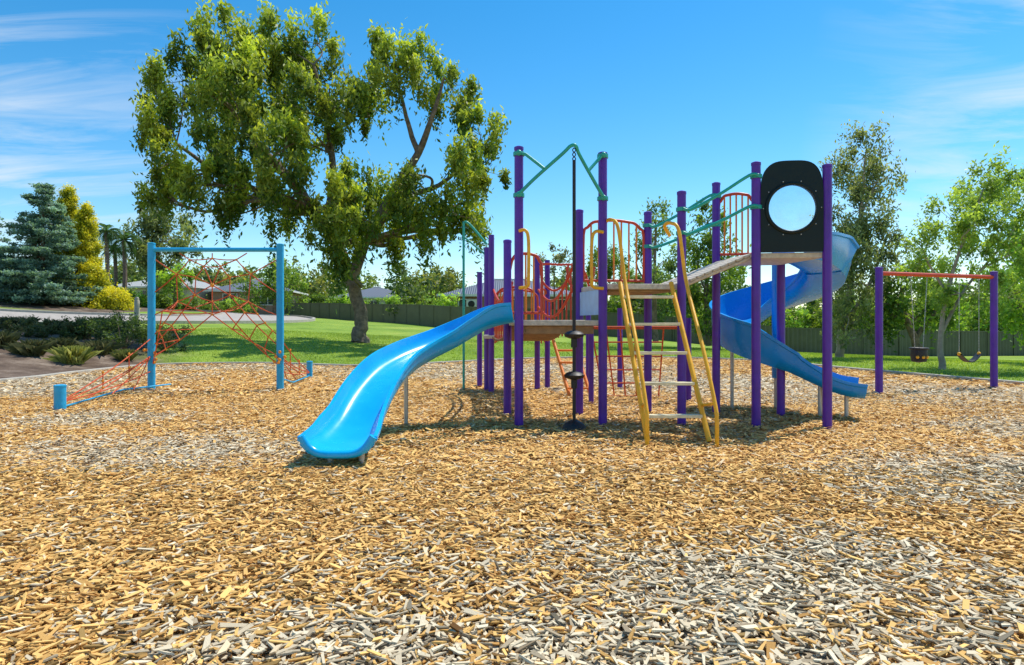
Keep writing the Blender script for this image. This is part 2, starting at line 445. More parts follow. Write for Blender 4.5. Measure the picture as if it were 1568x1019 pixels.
def tree(name, base, limbs, blobs, per, size, c0, c1, droop=.5, hang=1., cl_r=.55, dens=1.0, bark=BARK, r0=.3, twig=3, shell=.45, topgain=0, sig=.45):
    e = empty(name)
    tb = B()
    for l in limbs:
        l = np.array(l, float)
        c = catmull(l, 5)
        c[1:-1, :3] += R.normal(0, .02, c[1:-1, :3].shape)*c[1:-1, 3:4]*6
        tb.tube(c[:, :3], c[:, 3], seg=9)
    tips = np.concatenate([np.array(l)[1:] for l in limbs])
    CC = []; CR = []; UP = []
    for bl in blobs:
        bx, by, bz, rx, ry, rz = bl
        nc = max(4, int(dens*14*((rx*rz+rx*ry)/2)/(cl_r**2)/6))
        u = R.normal(0, 1, (nc, 3)); u /= np.linalg.norm(u, axis=1)[:, None]
        rr = shell+(1-shell)*R.rand(nc)**.6
        rr *= .85+.35*R.rand(nc)
        C = np.array([bx, by, bz])+u*rr[:, None]*np.array([rx, ry, rz])
        CC.append(C); CR.append(cl_r*R.uniform(.55, 1.35, nc)); UP.append(u[:, 2]*rr)
        cb = np.array([bx, by, bz])
        dd = np.linalg.norm(tips[:, :3]-cb, axis=1)+(tips[:, 2] > bz+.3)*4
        st = tips[np.argmin(dd)]
        ra = min(st[3], .16*r0/.3)*.7
        mid = (st[:3]+cb)/2+R.normal(0, .12, 3)*np.linalg.norm(cb-st[:3])
        path = catmull([st[:3], mid, cb], 6)
        tb.tube(path, np.linspace(ra, ra*.35, len(path)), seg=6)
        for k in R.choice(nc, min(nc, twig*3), replace=False):
            s0 = path[R.randint(5, len(path))]
            m = (s0+C[k])/2+R.normal(0, .15, 3)*rx*.4
            pp = catmull([s0, m, C[k]], 4)
            tb.tube(pp, np.linspace(ra*.4, ra*.08, len(pp)), seg=4)
    CC = np.concatenate(CC); CR = np.concatenate(CR); UP = np.concatenate(UP)
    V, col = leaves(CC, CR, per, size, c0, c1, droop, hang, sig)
    if topgain:
        g = 1+topgain*np.clip(UP, -.6, 1)  # upper clumps of each blob get lighter, lower ones darker
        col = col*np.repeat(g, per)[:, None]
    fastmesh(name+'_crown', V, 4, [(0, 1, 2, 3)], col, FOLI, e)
    tb.obj(name+'_trunk', [bark], e)
    return e
def blobs_px(L, d, dz=0, ry=1.2, spread=.0):
    out = []
    for i, b_ in enumerate(L):
        px, py, r = b_[:3]; off = b_[3] if len(b_) > 3 else R.uniform(-1, 1)*spread
        dd = d+off; p = W(px, py, dd); rr = r/F*dd
        out.append((p[0], p[1], p[2], rr, rr*ry, rr))
    return out
def limb_px(L, d):
    return [(*W(a, b_, d+(c[1] if len(c) > 1 else 0)), c[0]) for a, b_, *c in L]

# the big pepper tree
d = 28
bl = blobs_px([(280, 118, 46), (345, 62, 46, -1), (298, 72, 36, 1), (425, 72, 48, 1), (483, 66, 40), (505, 135, 50, -1.5), (608, 105, 40, 0), (645, 95, 32, 1), (692, 138, 44, 1), (737, 205, 38, 0), (712, 255, 40, -1.5),
   (612, 265, 26, -2), (256, 190, 42, 0), (245, 245, 32, -1), (350, 160, 56, -3), (345, 180, 50, 3), (420, 235, 52, -2.5), (435, 170, 54, 1), (325, 285, 38, -1), (530, 285, 46, -2.5), (600, 310, 38, 2.5),
   (628, 320, 40, -1), (695, 315, 40, -.5), (532, 335, 38, -3), (450, 295, 36, -1), (565, 180, 30, 2), (385, 290, 38, 1.5), (745, 265, 32, 1), (490, 215, 44, 1), (270, 275, 32, 2), (655, 352, 30, 0), (530, 372, 24, -2.5),
   (238, 140, 28, 0), (380, 110, 42, -2), (585, 72, 22, 1), (708, 350, 28, 1), (495, 335, 30, -1), (560, 350, 26, 0), (350, 315, 28, 0), (236, 290, 22, 0), (420, 320, 28, 1), (455, 120, 40, 2), (320, 230, 44, 0), (610, 365, 24, 1), (555, 120, 30, 2),
   (520, 405, 16, -2)], d, spread=2, ry=1.3)
bz = tz(-6.5, d)
base = (-6.5, d)
limbs = [
 [(-6.5, d, bz-.1, .44), (-6.55, d, bz+.35, .32), (-6.5, d, bz+1.3, .28), *limb_px([(538, 430, .27), (520, 380, .26), (480, 325, .24), (440, 270, .2, -1), (390, 215, .14, -1), (340, 150, .08, -1)], d)],
 [*limb_px([(538, 430, .26), (560, 370, .24, 1), (600, 300, .21, 1), (640, 235, .16, .5), (665, 170, .1, 0), (680, 120, .05, 0)], d)],
 [*limb_px([(640, 235, .13, .5), (625, 190, .1, .5), (610, 130, .06, .5)], d)],
 [*limb_px([(480, 325, .2), (400, 295, .15, 1), (330, 262, .11, 1), (270, 220, .06, 0)], d)],
 [*limb_px([(500, 350, .2), (510, 270, .16, 1), (500, 180, .11, 1), (480, 100, .06, 0)], d)],
 [*limb_px([(600, 300, .16, 1), (660, 290, .11, 0), (715, 250, .06, 0)], d)],
]
tree('pepper_tree', base, limbs, bl, 215, .24, (.05, .09, .014), (.35, .39, .05), droop=.75, hang=1.4, cl_r=.54, dens=.88, r0=.42, twig=2, shell=.55, topgain=.4, sig=.35)

# right hand trees
d = 24
tree('gum_tree', (12.1, d), [[(*W(1286, 549, d), .16), (*W(1290, 500, d), .12), (*W(1305, 420, d), .1), (*W(1318, 330, d), .07), (*W(1325, 240, d), .03)],
     [(*W(1290, 500, d), .1), (*W(1330, 440, d), .07), (*W(1355, 370, d), .04)]],
     blobs_px([(1325, 218, 26), (1305, 258, 34), (1345, 275, 32), (1318, 320, 42), (1350, 360, 34), (1290, 345, 32), (1335, 410, 42), (1300, 440, 38), (1275, 400, 26), (1360, 440, 30), (1300, 490, 34), (1320, 270, 30), (1325, 370, 36)], d, spread=1),
     110, .15, (.06, .085, .035), (.30, .32, .14), droop=.7, cl_r=.36, dens=.95, bark=BARKG, r0=.12, twig=2)
d = 17.3
tree('acacia_tree', (11.3, d), [[(*W(1443, 568, d), .09), (*W(1440, 520, d), .065), (*W(1450, 450, d), .05), (*W(1475, 370, d), .035), (*W(1510, 280, d), .015)],
     [(*W(1442, 510, d), .05), (*W(1480, 440, d), .035), (*W(1540, 370, d), .025), (*W(1570, 320, d), .012)], [(*W(1450, 450, d), .04), (*W(1420, 400, d), .025), (*W(1410, 370, d), .012)]],
     blobs_px([(1512, 275, 32), (1490, 300, 28), (1455, 335, 36), (1530, 325, 36), (1420, 375, 32), (1480, 390, 38), (1550, 390, 38), (1580, 310, 36), (1610, 370, 40), (1440, 430, 34), (1530, 450, 34), (1590, 440, 36), (1405, 420, 24), (1500, 340, 34), (1545, 290, 28), (1470, 450, 26)], d, spread=1.2),
     95, .115, (.09, .15, .025), (.36, .46, .10), droop=.6, cl_r=.26, dens=1.0, bark=BARKG, r0=.07, twig=2)
d = 23
tree('shade_tree', (14, d), [[(*W(1412, 552, d), .16), (*W(1400, 520, d), .13), (*W(1385, 480, d), .09), (*W(1380, 440, d), .05)], [(*W(1400, 520, d), .1), (*W(1430, 480, d), .06), (*W(1440, 450, d), .04)]],
     blobs_px([(1395, 435, 36), (1370, 465, 34), (1430, 465, 34), (1400, 490, 24), (1350, 490, 22)], d, spread=1),
     120, .17, (.03, .07, .012), (.2, .3, .04), droop=.5, cl_r=.4, dens=1, r0=.15)
d = 21
tree('willow_tree', (17, d), [[(*W(1590, 560, d), .16), (*W(1585, 500, d), .12), (*W(1580, 420, d), .08), (*W(1590, 360, d), .04)]],
     blobs_px([(1560, 400, 40), (1600, 360, 50), (1550, 450, 36), (1600, 450, 50), (1575, 490, 30)], d, spread=1),
     110, .17, (.08, .16, .02), (.32, .46, .06), droop=.7, cl_r=.4, dens=.9, r0=.15)
d = 31
tree('gum_tree', (6.8, d), [[(*W(1004, 525, d), .14), (*W(1002, 450, d), .1), (*W(1004, 340, d), .04)]],
     blobs_px([(1003, 325, 22), (998, 365, 30), (1015, 400, 30), (995, 440, 32), (1018, 470, 26)], d, spread=1), 100, .2, (.05, .09, .03), (.22, .29, .08), droop=.7, cl_r=.45, dens=.8, r0=.15)
d = 33
tree('gum_tree', (10, d), [[(*W(1085, 530, d), .16), (*W(1082, 450, d), .12), (*W(1088, 360, d), .05)]],
     blobs_px([(1082, 338, 28), (1068, 380, 34), (1100, 385, 34), (1080, 430, 42), (1115, 450, 34), (1050, 460, 28), (1125, 410, 24), (1090, 490, 34)], d, spread=1), 110, .22, (.035, .075, .015), (.22, .3, .04), droop=.6, cl_r=.5, dens=.9, r0=.15)
d = 52
tree('small_tree', (3.3, d), [[(*W(850, 500, d), .1), (*W(848, 400, d), .04)]], blobs_px([(848, 392, 20), (838, 405, 16), (862, 408, 18)], d), 60, .3, (.09, .10, .05), (.28, .27, .14), cl_r=.5, dens=.5, r0=.12)
tree('small_tree', (7.6, d), [[(*W(930, 500, d), .14), (*W(928, 420, d), .06)]], blobs_px([(925, 395, 22), (945, 405, 24), (915, 420, 20), (950, 430, 26)], d), 110, .3, (.04, .08, .015), (.22, .29, .05), cl_r=.6, dens=.8, r0=.15)
d = 72
tree('gum_tree', (-39, d), [[(*W(245, 470, d), .3), (*W(240, 400, d), .2), (*W(238, 340, d), .08)]], blobs_px([(235, 335, 30), (215, 365, 24), (265, 350, 30), (245, 385, 34), (290, 380, 26), (215, 400, 24)], d, spread=2), 150, .5, (.05, .075, .03), (.22, .25, .10), cl_r=1.1, dens=.9, r0=.3)
d = 62
tree('garden_tree', (-24, d), [[(*W(420, 480, d), .25), (*W(425, 430, d), .12)]], blobs_px([(425, 425, 26), (400, 440, 22), (445, 440, 22)], d, spread=2), 160, .4, (.06, .11, .02), (.24, .33, .05), cl_r=.9, dens=1, r0=.3)
tree('garden_tree', (-31, d), [[(*W(268, 470, d), .2), (*W(266, 430, d), .12)]], blobs_px([(265, 428, 20), (280, 440, 16)], d, spread=1), 160, .4, (.08, .16, .02), (.28, .4, .05), cl_r=.8, dens=1, r0=.2)

# conifers -------------------------------------------------------------
def conifer(name, x, y, h, rad, c0, c1, size, per, power=1.0, levels=16, droop=.3, col=False):
    e = empty(name); zb = tz(x, y); tb = B()
    tb.tube([(x, y, zb-.1), (x, y, zb+h*.5), (x, y, zb+h*.97)], [h*.022, h*.014, .02], seg=8)
    C = []; RR = []
    for l in range(levels):
        f = l/levels; z = zb+h*(.05+.95*f); r = rad*(1-f)**power*(.85+.3*R.rand())
        nb = max(4, int(9*(1-f)+4))
        for k in range(nb):
            a = R.uniform(0, 6.28); rk = r*R.uniform(.75, 1.12)
            m = max(2, int(rk/.55))
            if not col: tb.tube([(x, y, z), (x+math.cos(a)*rk*.9, y+math.sin(a)*rk*.9, z-rk*.05)], [.05, .015], seg=4)
            for j in range(m):
                t = (j+1)/m
                C.append((x+math.cos(a)*rk*t, y+math.sin(a)*rk*t, z-rk*.12*t+rk*.08*t*t)); RR.append(.34+.2*(1-t)*(rad/3))
    C = np.array(C); RR = np.array(RR)
    V, cc = leaves(C, RR, per, size, c0, c1, droop, .5 if not col else 1.2)
    fastmesh(name+'_crown', V, 4, [(0, 1, 2, 3)], cc, FOLI, e)
    tb.obj(name+'_trunk', [BARK], e)
conifer('blue_spruce_tree', -33.4, 46.5, 8.8, 3.5, (.045, .09, .075), (.23, .34, .29), .22, 110, power=.72, levels=20)
conifer('blue_spruce_tree', -37.5, 46, 7.6, 2.8, (.045, .09, .075), (.21, .32, .27), .22, 100, power=.8, levels=16)
YC = ((.12, .15, .012), (.62, .53, .035))
conifer('cypress_tree', -33.9, 49.8, 8.9, 1.0, *YC, .18, 100, power=.35, levels=28, droop=-.4, col=True)
conifer('cypress_tree', -32.2, 49.3, 7.6, 1.0, *YC, .18, 100, power=.35, levels=26, droop=-.4, col=True)
conifer('cypress_tree', -31.0, 48.5, 3.2, 1.3, *YC, .18, 90, power=.4, levels=9, droop=-.3, col=True)
conifer('cypress_tree', -29.4, 48.0, 1.5, 1.3, *YC, .18, 90, power=.4, levels=6, droop=-.3, col=True)

# palms
def palm(x, y, top):
    e = empty('palm_tree'); zb = tz(x, y); tb = B()
    tb.tube([(x, y, zb-.2), (x+.1, y, (zb+top)/2), (x, y, top)], [.28, .2, .18], seg=8)
    tb.obj('palm_trunk', [BARK], e)
    Vs = []; cs = []
    for k in range(26):
        a = R.uniform(0, 6.28); el = R.uniform(-.3, 1.2); Lf = R.uniform(1.6, 2.3)
        prev = np.array([x, y, top])
        for s in range(12):
            dr = el-s*.17
            dv = np.array([math.cos(a)*math.cos(dr), math.sin(a)*math.cos(dr), math.sin(dr)])
            p = prev+dv*Lf/12
            for sg in (-1, 1):
                sd = np.array([-math.sin(a), math.cos(a), 0])*sg
                tip = p+sd*.42*math.sin(.3+s*.24)+dv*.25+np.array([0, 0, -.18])
                Vs += [prev, p, tip, (prev+tip)/2-np.array([0, 0, .03])]; cs.append((np.array([.04, .08, .02])*(1+R.rand()*1.5)))
            prev = p
    fastmesh('palm_crown', np.array(Vs), 4, [(0, 1, 2, 3)], np.array(cs), FOLI, e)
p = W(163, 355, 64); palm(p[0], p[1], p[2])
p = W(190, 368, 66); palm(p[0], p[1], p[2])
p = W(176, 384, 70); palm(p[0], p[1], p[2])

# distant mass of trees -------------------------------------------------
prof = [(-900, 380), (-300, 385), (0, 400), (150, 405), (190, 385), (250, 385), (300, 398), (450, 392), (560, 405), (620, 392), (700, 408), (780, 432), (850, 418), (900, 410), (960, 410), (1030, 415), (1100, 425), (1200, 432), (1300, 440), (1400, 440), (1568, 415), (1900, 410), (2500, 400)]
C = []; RR = []; hue = []
NT = 230
for k in range(NT):
    px = R.uniform(-700, 2300); dd = R.uniform(84, 125)
    ty = np.interp(px, [a for a, _ in prof], [b_ for _, b_ in prof])+abs(R.normal(0, 16))+2
    p = W(px, ty, dd); z0 = tz(p[0], p[1])-.5
    hh = p[2]-z0; w = R.uniform(2.2, 4.6)
    for q in range(26):
        u = R.normal(0, 1, 3); u /= np.linalg.norm(u); u *= R.uniform(.5, 1)
        C.append((p[0]+u[0]*w, p[1]+u[1]*w, z0+hh*.52+u[2]*hh*.48)); RR.append(R.uniform(.8, 1.5)); hue.append(k)
C = np.array(C); RR = np.array(RR)
V, cc = leaves(C, RR, 28, .78, (.035, .065, .02), (.19, .24, .06), .4)
kh = R.rand(NT)[np.repeat(np.array(hue), 28)][:, None]
cc = cc*(.7+.6*kh)*np.where(kh > .75, np.array([1.25, .95, .9]), 1)
fastmesh('distant_trees', V, 4, [(0, 1, 2, 3)], cc, FOLI)
fx = np.array([p[0] for p in FENCE]); fy = np.array([p[1] for p in FENCE])
C = []; RR = []; hue = []
for k in range(72):
    x = R.uniform(-28, 45); y = np.interp(x, fx, fy)+R.uniform(1.5, 5)
    small = False
    if k >= 60: x = R.uniform(-40, -27); y = R.uniform(66, 72); small = True
    elif -5.5 < x < 7: continue
    z0 = tz(x, y); hh = R.uniform(1.7, 3.2) if x < 10 else R.uniform(2.5, 5.5); w = R.uniform(.9, 2.2)
    if small: hh = R.uniform(.8, 2.2)
    for q in range(22):
        u = R.normal(0, 1, 3); u /= np.linalg.norm(u); u *= R.uniform(.5, 1)
        C.append((x+u[0]*w, y+u[1]*w*.7, z0+hh*.5+u[2]*hh*.5)); RR.append(R.uniform(.3, .6)); hue.append(k)
C = np.array(C); RR = np.array(RR)
V, cc = leaves(C, RR, 60, .28, (.06, .11, .018), (.30, .42, .06), .3)
kh = R.rand(72)[np.repeat(np.array(hue), 60)][:, None]
cc = cc*(.5+.8*kh)
fastmesh('garden_shrubs', V, 4, [(0, 1, 2, 3)], cc, FOLI)

# bank shrubs, left ----------------------------------------------------
def shrub(x, y, w, h, c0, c1, size=.09, per=90, nc=26, name='shrub'):
    z0 = tz(x, y)
    u = R.normal(0, 1, (nc, 3)); u /= np.linalg.norm(u, axis=1)[:, None]; u *= R.uniform(.4, 1.1, nc)[:, None]
    C = np.array([x, y, z0+h*.45])+u*np.array([w, w, h*.5])
    V, c = leaves(C, np.full(nc, h*.2), per, size, c0, c1, -.2)
    tb = B()
    e = empty(name)
    for k in range(8): tb.tube([(x, y, z0-.02), tuple(C[k]*.5+np.array([x, y, z0])*.5), tuple(C[k])], [.02, .014, .006], seg=5)
    fastmesh(name+'_leaves', V, 4, [(0, 1, 2, 3)], c, FOLI, e); tb.obj(name+'_stems', [BARK], e)
def tussock(x, y, h, n, c0, c1):
    z0 = tz(x, y)
    a = R.uniform(0, 6.28, n); sp_ = np.abs(R.normal(0, .38, n))*h; hh = h*R.uniform(.5, 1.1, n)
    r0 = np.sqrt(R.rand(n))*h*.5; ra = R.uniform(0, 6.28, n)
    P = np.stack([x+np.cos(ra)*r0, y+np.sin(ra)*r0, np.full(n, z0-.02)], -1)
    M = P+np.stack([np.cos(a)*sp_*.4, np.sin(a)*sp_*.4, hh*.7], -1)
    T = P+np.stack([np.cos(a)*sp_*1.2, np.sin(a)*sp_*1.2, hh-.1*sp_], -1)
    s = np.stack([-np.sin(a), np.cos(a), 0*a], -1)*.006
    V = np.stack([P-s, P+s, M+s, T, M-s], 1).reshape(-1, 3)
    t = R.rand(n)[:, None]; col = np.array(c0)*(1-t)+np.array(c1)*t
    fastmesh('tussock_grass', V, 5, [(0, 1, 2, 3, 4)], col, GRASS)
shrub(-12.4, 20.8, 1.0, 1.2, (.02, .04, .012), (.10, .15, .03))
shrub(-13.3, 21.8, .9, 1.05, (.02, .035, .012), (.09, .12, .03))
shrub(-11.5, 21.5, .8, .9, (.03, .05, .012), (.12, .13, .04))
shrub(-14.8, 22.6, .8, .8, (.025, .045, .012), (.12, .14, .04))
shrub(-18.5, 24.5, 1.0, .7, (.03, .04, .02), (.14, .13, .06))
shrub(-16.5, 26, .9, .6, (.03, .05, .02), (.16, .16, .05))
shrub(-13.6, 24.4, .8, .5, (.03, .05, .012), (.12, .13, .04))
shrub(-16.0, 21.6, .8, .6, (.025, .04, .012), (.10, .11, .04))
tussock(-12.1, 18.0, .5, 900, (.18, .22, .04), (.65, .62, .18))
tussock(-11.6, 19.6, .35, 500, (.12, .15, .03), (.4, .4, .12))
for k in range(26):
    y = R.uniform(17.5, 28); x = -y*R.uniform(.6, .95)
    tussock(x, y, R.uniform(.3, .6), 350, (.05, .07, .02), (.24, .23, .1))
bo = B(); p = np.array([-17.0, 29.6]); z = tz(*p)
bo.tube([(p[0], p[1], z-.1), (p[0], p[1], z+1.2), (p[0], p[1], z+1.3)], [.11, .11, .07], seg=12); bo.ball((p[0], p[1], z+1.3), .09)
bo.obj('bollard', [CONC])

# fence ----------------------------------------------------------------
FM = paint('fence_steel', (.11, .11, .06), .5, var=.25, scale=1.5)
fb = B()
fp = catmull([(p[0], p[1]) for p in FENCE], 40)
seg = np.cumsum(np.r_[0, np.linalg.norm(np.diff(fp, axis=0), axis=1)])
ss = np.arange(0, seg[-1], .14)
fxx = np.interp(ss, seg, fp[:, 0]); fyy = np.interp(ss, seg, fp[:, 1]); fz = terr(fxx, fyy)
V = []
for i in range(len(ss)):
    o = .03 if i % 2 else -.03
    V += [(fxx[i], fyy[i]+o, fz[i]-.1), (fxx[i], fyy[i]+o, fz[i]+1.6)]
fb.add(V, [(2*i, 2*i+2, 2*i+3, 2*i+1) for i in range(len(ss)-1)])
for i in range(0, len(ss)-17, 17):
    a = np.array([fxx[i], fyy[i], fz[i]+1.62]); c = np.array([fxx[i+17], fyy[i+17], fz[i+17]+1.62])
    dv = c-a; ln = np.linalg.norm(dv); dv /= ln; sd = np.cross(dv, [0, 0, 1]); sd /= np.linalg.norm(sd)
    fb.box((a+c)/2, (ln, .09, .06), 0, ax=[dv, sd, np.cross(sd, dv)])
    fb.box((a[0], a[1]-.02, a[2]-.85), (.09, .09, 1.8), 0)
fb.obj('boundary_fence', [FM])

# houses ----------------------------------------------------------------
def brickmat():
    m, nt, b = newmat('brick_wall'); tc = N(nt, 'ShaderNodeTexCoord'); br = N(nt, 'ShaderNodeTexBrick')
    br.inputs['Color1'].default_value = (.38, .19, .12, 1); br.inputs['Color2'].default_value = (.30, .15, .10, 1); br.inputs['Mortar'].default_value = (.4, .36, .3, 1)
    br.inputs['Scale'].default_value = 3; mp = N(nt, 'ShaderNodeMapping'); mp.inputs['Rotation'].default_value = (math.pi/2, 0, 0)
    nt.links.new(tc.outputs['Object'], mp.inputs[0]); nt.links.new(mp.outputs[0], br.inputs['Vector']); nt.links.new(br.outputs[0], b.inputs['Base Color']); b.inputs['Roughness'].default_value = .9
    return m
BRICK = brickmat()
def roofmat(name, col):
    m, nt, b = newmat(name); tc = N(nt, 'ShaderNodeTexCoord'); wv = N(nt, 'ShaderNodeTexWave'); wv.inputs['Scale'].default_value = 1.6; wv.inputs['Distortion'].default_value = .4
    nt.links.new(tc.outputs['Object'], wv.inputs['Vector'])
    r = N(nt, 'ShaderNodeValToRGB'); r.color_ramp.elements[0].color = (*[c*.65 for c in col], 1); r.color_ramp.elements[1].color = (*col, 1)
    nt.links.new(wv.outputs['Fac'], r.inputs[0]); nt.links.new(r.outputs[0], b.inputs['Base Color']); b.inputs['Roughness'].default_value = .6
    bp = N(nt, 'ShaderNodeBump'); bp.inputs['Distance'].default_value = .05; nt.links.new(wv.outputs['Fac'], bp.inputs['Height']); nt.links.new(bp.outputs[0], b.inputs['Normal'])
    return m
ROOFD = roofmat('tile_roof', (.15, .17, .21)); ROOFL = roofmat('metal_roof', (.5, .5, .48))
WHITE = paint('white_trim', (.75, .73, .68), .6); RENDER = paint('render_wall', (.68, .63, .54), .8)
GLASSW = paint('window_glass', (.02, .03, .04), .1, bump=0); CREAMW = paint('garage_door', (.55, .5, .42), .6)
def house(name, cx, cy, w, dp, z0, wallh, roofh, wall, roof, yaw=0, gar=False):
    e = empty(name)
    ca, sa = math.cos(yaw), math.sin(yaw)
    T = lambda x, y, z: (cx+ca*x-sa*y, cy+sa*x+ca*y, z)
    b1 = B(); b1.box(T(0, 0, z0+wallh/2-.4), (w, dp, wallh+.8), 0, yaw=yaw); b1.obj('walls', [wall], e)
    r = B(); o = .6; hw = w/2+o; hd = dp/2+o; zt = z0+wallh; rl = max(hw-hd, .5)
    P = [T(-hw, -hd, zt), T(hw, -hd, zt), T(hw, hd, zt), T(-hw, hd, zt), T(-rl, 0, zt+roofh), T(rl, 0, zt+roofh)]
    r.add(P, [(0, 1, 5, 4), (1, 2, 5), (2, 3, 4, 5), (3, 0, 4), (3, 2, 1, 0)], 0); r.obj('roof', [roof], e)
    g = B()
    for s in (-1, 1): g.box(T(0, s*(hd+.05), zt-.03), (2*hw+.2, .1, .2), 0, yaw=yaw)
    for s in (-1, 1): g.box(T(s*(hw+.05), 0, zt-.03), (.1, 2*hd, .19), 0, yaw=yaw)
    g.tube([T(-rl, 0, zt+roofh+.03), T(rl, 0, zt+roofh+.03)], .1, 0)
    g.obj('gutters', [WHITE], e)
    wn = B(); n = max(2, int(w/3.2))
    for k in range(n):
        x = -w/2+(k+.5)*w/n
        if gar and k == n-1:
            wn.box(T(x, -dp/2-.03, z0+1.1), (2.6, .08, 2.2), 2, yaw=yaw); continue
        wn.box(T(x, -dp/2-.03, z0+1.5), (1.5, .08, 1.2), 1, yaw=yaw)
        for s in (-1, 1): wn.box(T(x+s*.79, -dp/2-.05, z0+1.5), (.08, .12, 1.36), 0, yaw=yaw)
        for s in (-1, 1): wn.box(T(x, -dp/2-.05, z0+1.5+s*.64), (1.5, .12, .08), 0, yaw=yaw)
        wn.box(T(x, -dp/2-.05, z0+1.5), (.06, .1, 1.2), 0, yaw=yaw)
    wn.obj('windows', [WHITE, GLASSW, CREAMW], e)
    return e
hs = house('brick_house', -.2, 63, 12, 9, 1.3, 2.5, 1.7, BRICK, ROOFD, yaw=.05)
ac = B(); ac.box((-3.6, 58.1, 3.0), (.9, .35, .8)); ac.tube([(-3.6, 57.9, 3.0), (-3.6, 57.88, 3.0)], .3, 1, seg=16); ac.obj('air_conditioner', [WHITE, BLACK], hs)
house('brick_house', -31, 80, 8.5, 8, 2.6, 2.5, 1.6, BRICK, ROOFD, yaw=.1)
house('rendered_house', -41.5, 80, 11, 9, 3.0, 2.5, 1.5, RENDER, ROOFL, yaw=-.15, gar=True)
house('rendered_house', -19, 92, 10, 9, 2.2, 2.6, 1.6, RENDER, ROOFD, yaw=.1)

# ------------------------------------------------------------------ PLAYGROUND STRUCTURE
PS = empty('playground_climbing_structure')
def hz(py, d): return H-(py-YH)/F*d
posts = {'A': (.08, 7.6, 3.26), 'B': (1.07, 7.7, 3.22), 'P': (-.06, 8.57, 2.3), 'C': (.886, 8.6, 2.7), 'D': (2.01, 7.74, 2.77), 'E': (1.82, 8.75, 2.70),
         'F': (2.72, 8.7, 3.08), 'G': (2.84, 7.6, 3.08), 'H': (3.62, 7.5, 3.03), 'I': (3.50, 8.5, 2.02)}
pb = B()
for k, (x, y, z) in posts.items():
    pb.tube([(x, y, -.1), (x, y, z-.03)], .052, 0, seg=16)
    pb.tube([(x, y, z-.03), (x, y, z), (x, y, z+.012)], [.056, .056, .03], 0, seg=16)
back = [(-.46, 11.9, 2.6), (-.36, 11.4, 2.76), (.46, 11.9, 2.45), (.66, 12.2, 2.4), (-.62, 12.5, 2.2), (1.45, 12.4, 1.5), (2.0, 12.1, 1.5), (2.75, 10.2, 1.3)]
for (x, y, z) in back: pb.tube([(x, y, -.1), (x, y, z)], .05, 0, seg=14)
pb.obj('posts', [PURPLE], PS)
dk = B()
def inset(P, s=.06):
    c = np.mean(np.array(P), 0); return [tuple(np.array(p)+(np.array(p)-c)/np.linalg.norm(np.array(p)-c)*s) for p in P]
def deck(keys, z, th=.06, sk=.10):
    P = [posts[k][:2] for k in keys]; P = inset(P, -.02)
    dk.prism(P, z-th, z, 0)
    dk.prism(inset(P, -.10), z-th-sk, z-th-.003, 1)
deck('ABCP', 1.25, .065, .10); deck('BDEC', 1.68, .065, .03)
dk.prism(inset([posts[k][:2] for k in 'GHIF'], -.02), 1.97, 2.03, 0)
dk.prism([(-.5, 11.35), (.6, 11.35), (.6, 12.3), (-.5, 12.3)], .95, 1.01, 0)
for k in range(9):
    t = (k+.5)/9
    p0 = np.array([2.02, 7.76, 1.68])*(1-t)+np.array([2.80, 7.62, 2.02])*t
    p1 = np.array([1.86, 8.68, 1.68])*(1-t)+np.array([2.72, 8.62, 2.02])*t
    dv = p1-p0; ln = np.linalg.norm(dv); dv /= ln
    rl = np.array([.92, 0, .39]); sd = rl-dv*np.dot(rl, dv); sd /= np.linalg.norm(sd)
    dk.box((p0+p1)/2, (.085, ln, .03), 0, ax=[sd, dv, np.cross(sd, dv)])
dk.tube([(1.98, 7.80, 1.63), (2.82, 7.66, 1.99)], .022, 0); dk.tube([(1.9, 8.6, 1.63), (2.74, 8.58, 1.99)], .022, 0)
for k in range(22):
    t = (k+.5)/22; y = 8.66+t*(11.3-8.66); z = 1.22-.25*t-.12*math.sin(math.pi*t)
    dk.box((.4-.35*t, y, z), (.8, .09, .03), 1)
dk.obj('decks', [DECKM, TAN], PS, bevel=.006)
rp = B(); pB = np.array(posts['B'][:2]); pC = np.array(posts['C'][:2]); dv = pC-pB; ln = np.linalg.norm(dv)
rp.box((*((pB+pC)/2), 1.465), (ln-.12, .02, .30), 0, yaw=math.atan2(dv[1], dv[0]))
rp.obj('riser_panel', [PALE], PS)

tl = B()
pk = np.array([.69, 7.36, 3.21])
def P3(k, z, ox=0, oy=-.0): return np.array([posts[k][0]+ox, posts[k][1]+oy, z])
def clamp(k, z, r=.066):
    x, y = posts[k][:2]; tl.tube([(x, y, z-.022), (x, y, z+.022)], r, 0, seg=14)
a1 = P3('A', 2.70, 0, -.08); b1 = P3('B', 2.68, 0, -.08)
tl.tube(catmull([a1, a1*.7+pk*.3+[0, 0, .02], a1*.2+pk*.8+[0, 0, .02], pk+[-.03, 0, 0], pk+[.03, 0, 0], pk*.8+b1*.2+[0, 0, .02], pk*.3+b1*.7, b1], 6), .02)
tl.tube([P3('A', 3.18, 0, -.07), P3('A', 3.16, .08, -.07), a1*.5+pk*.5+[-.02, 0, .02]], .019)
tl.tube([P3('B', 3.18, 0, -.07), P3('B', 3.16, -.03, -.07), pk*.52+b1*.48], .019)
for k, z in (('A', 2.70), ('A', 3.18), ('B', 2.68), ('B', 3.18)):
    clamp(k, z); tl.ball((posts[k][0], posts[k][1]-.07, z), .034)
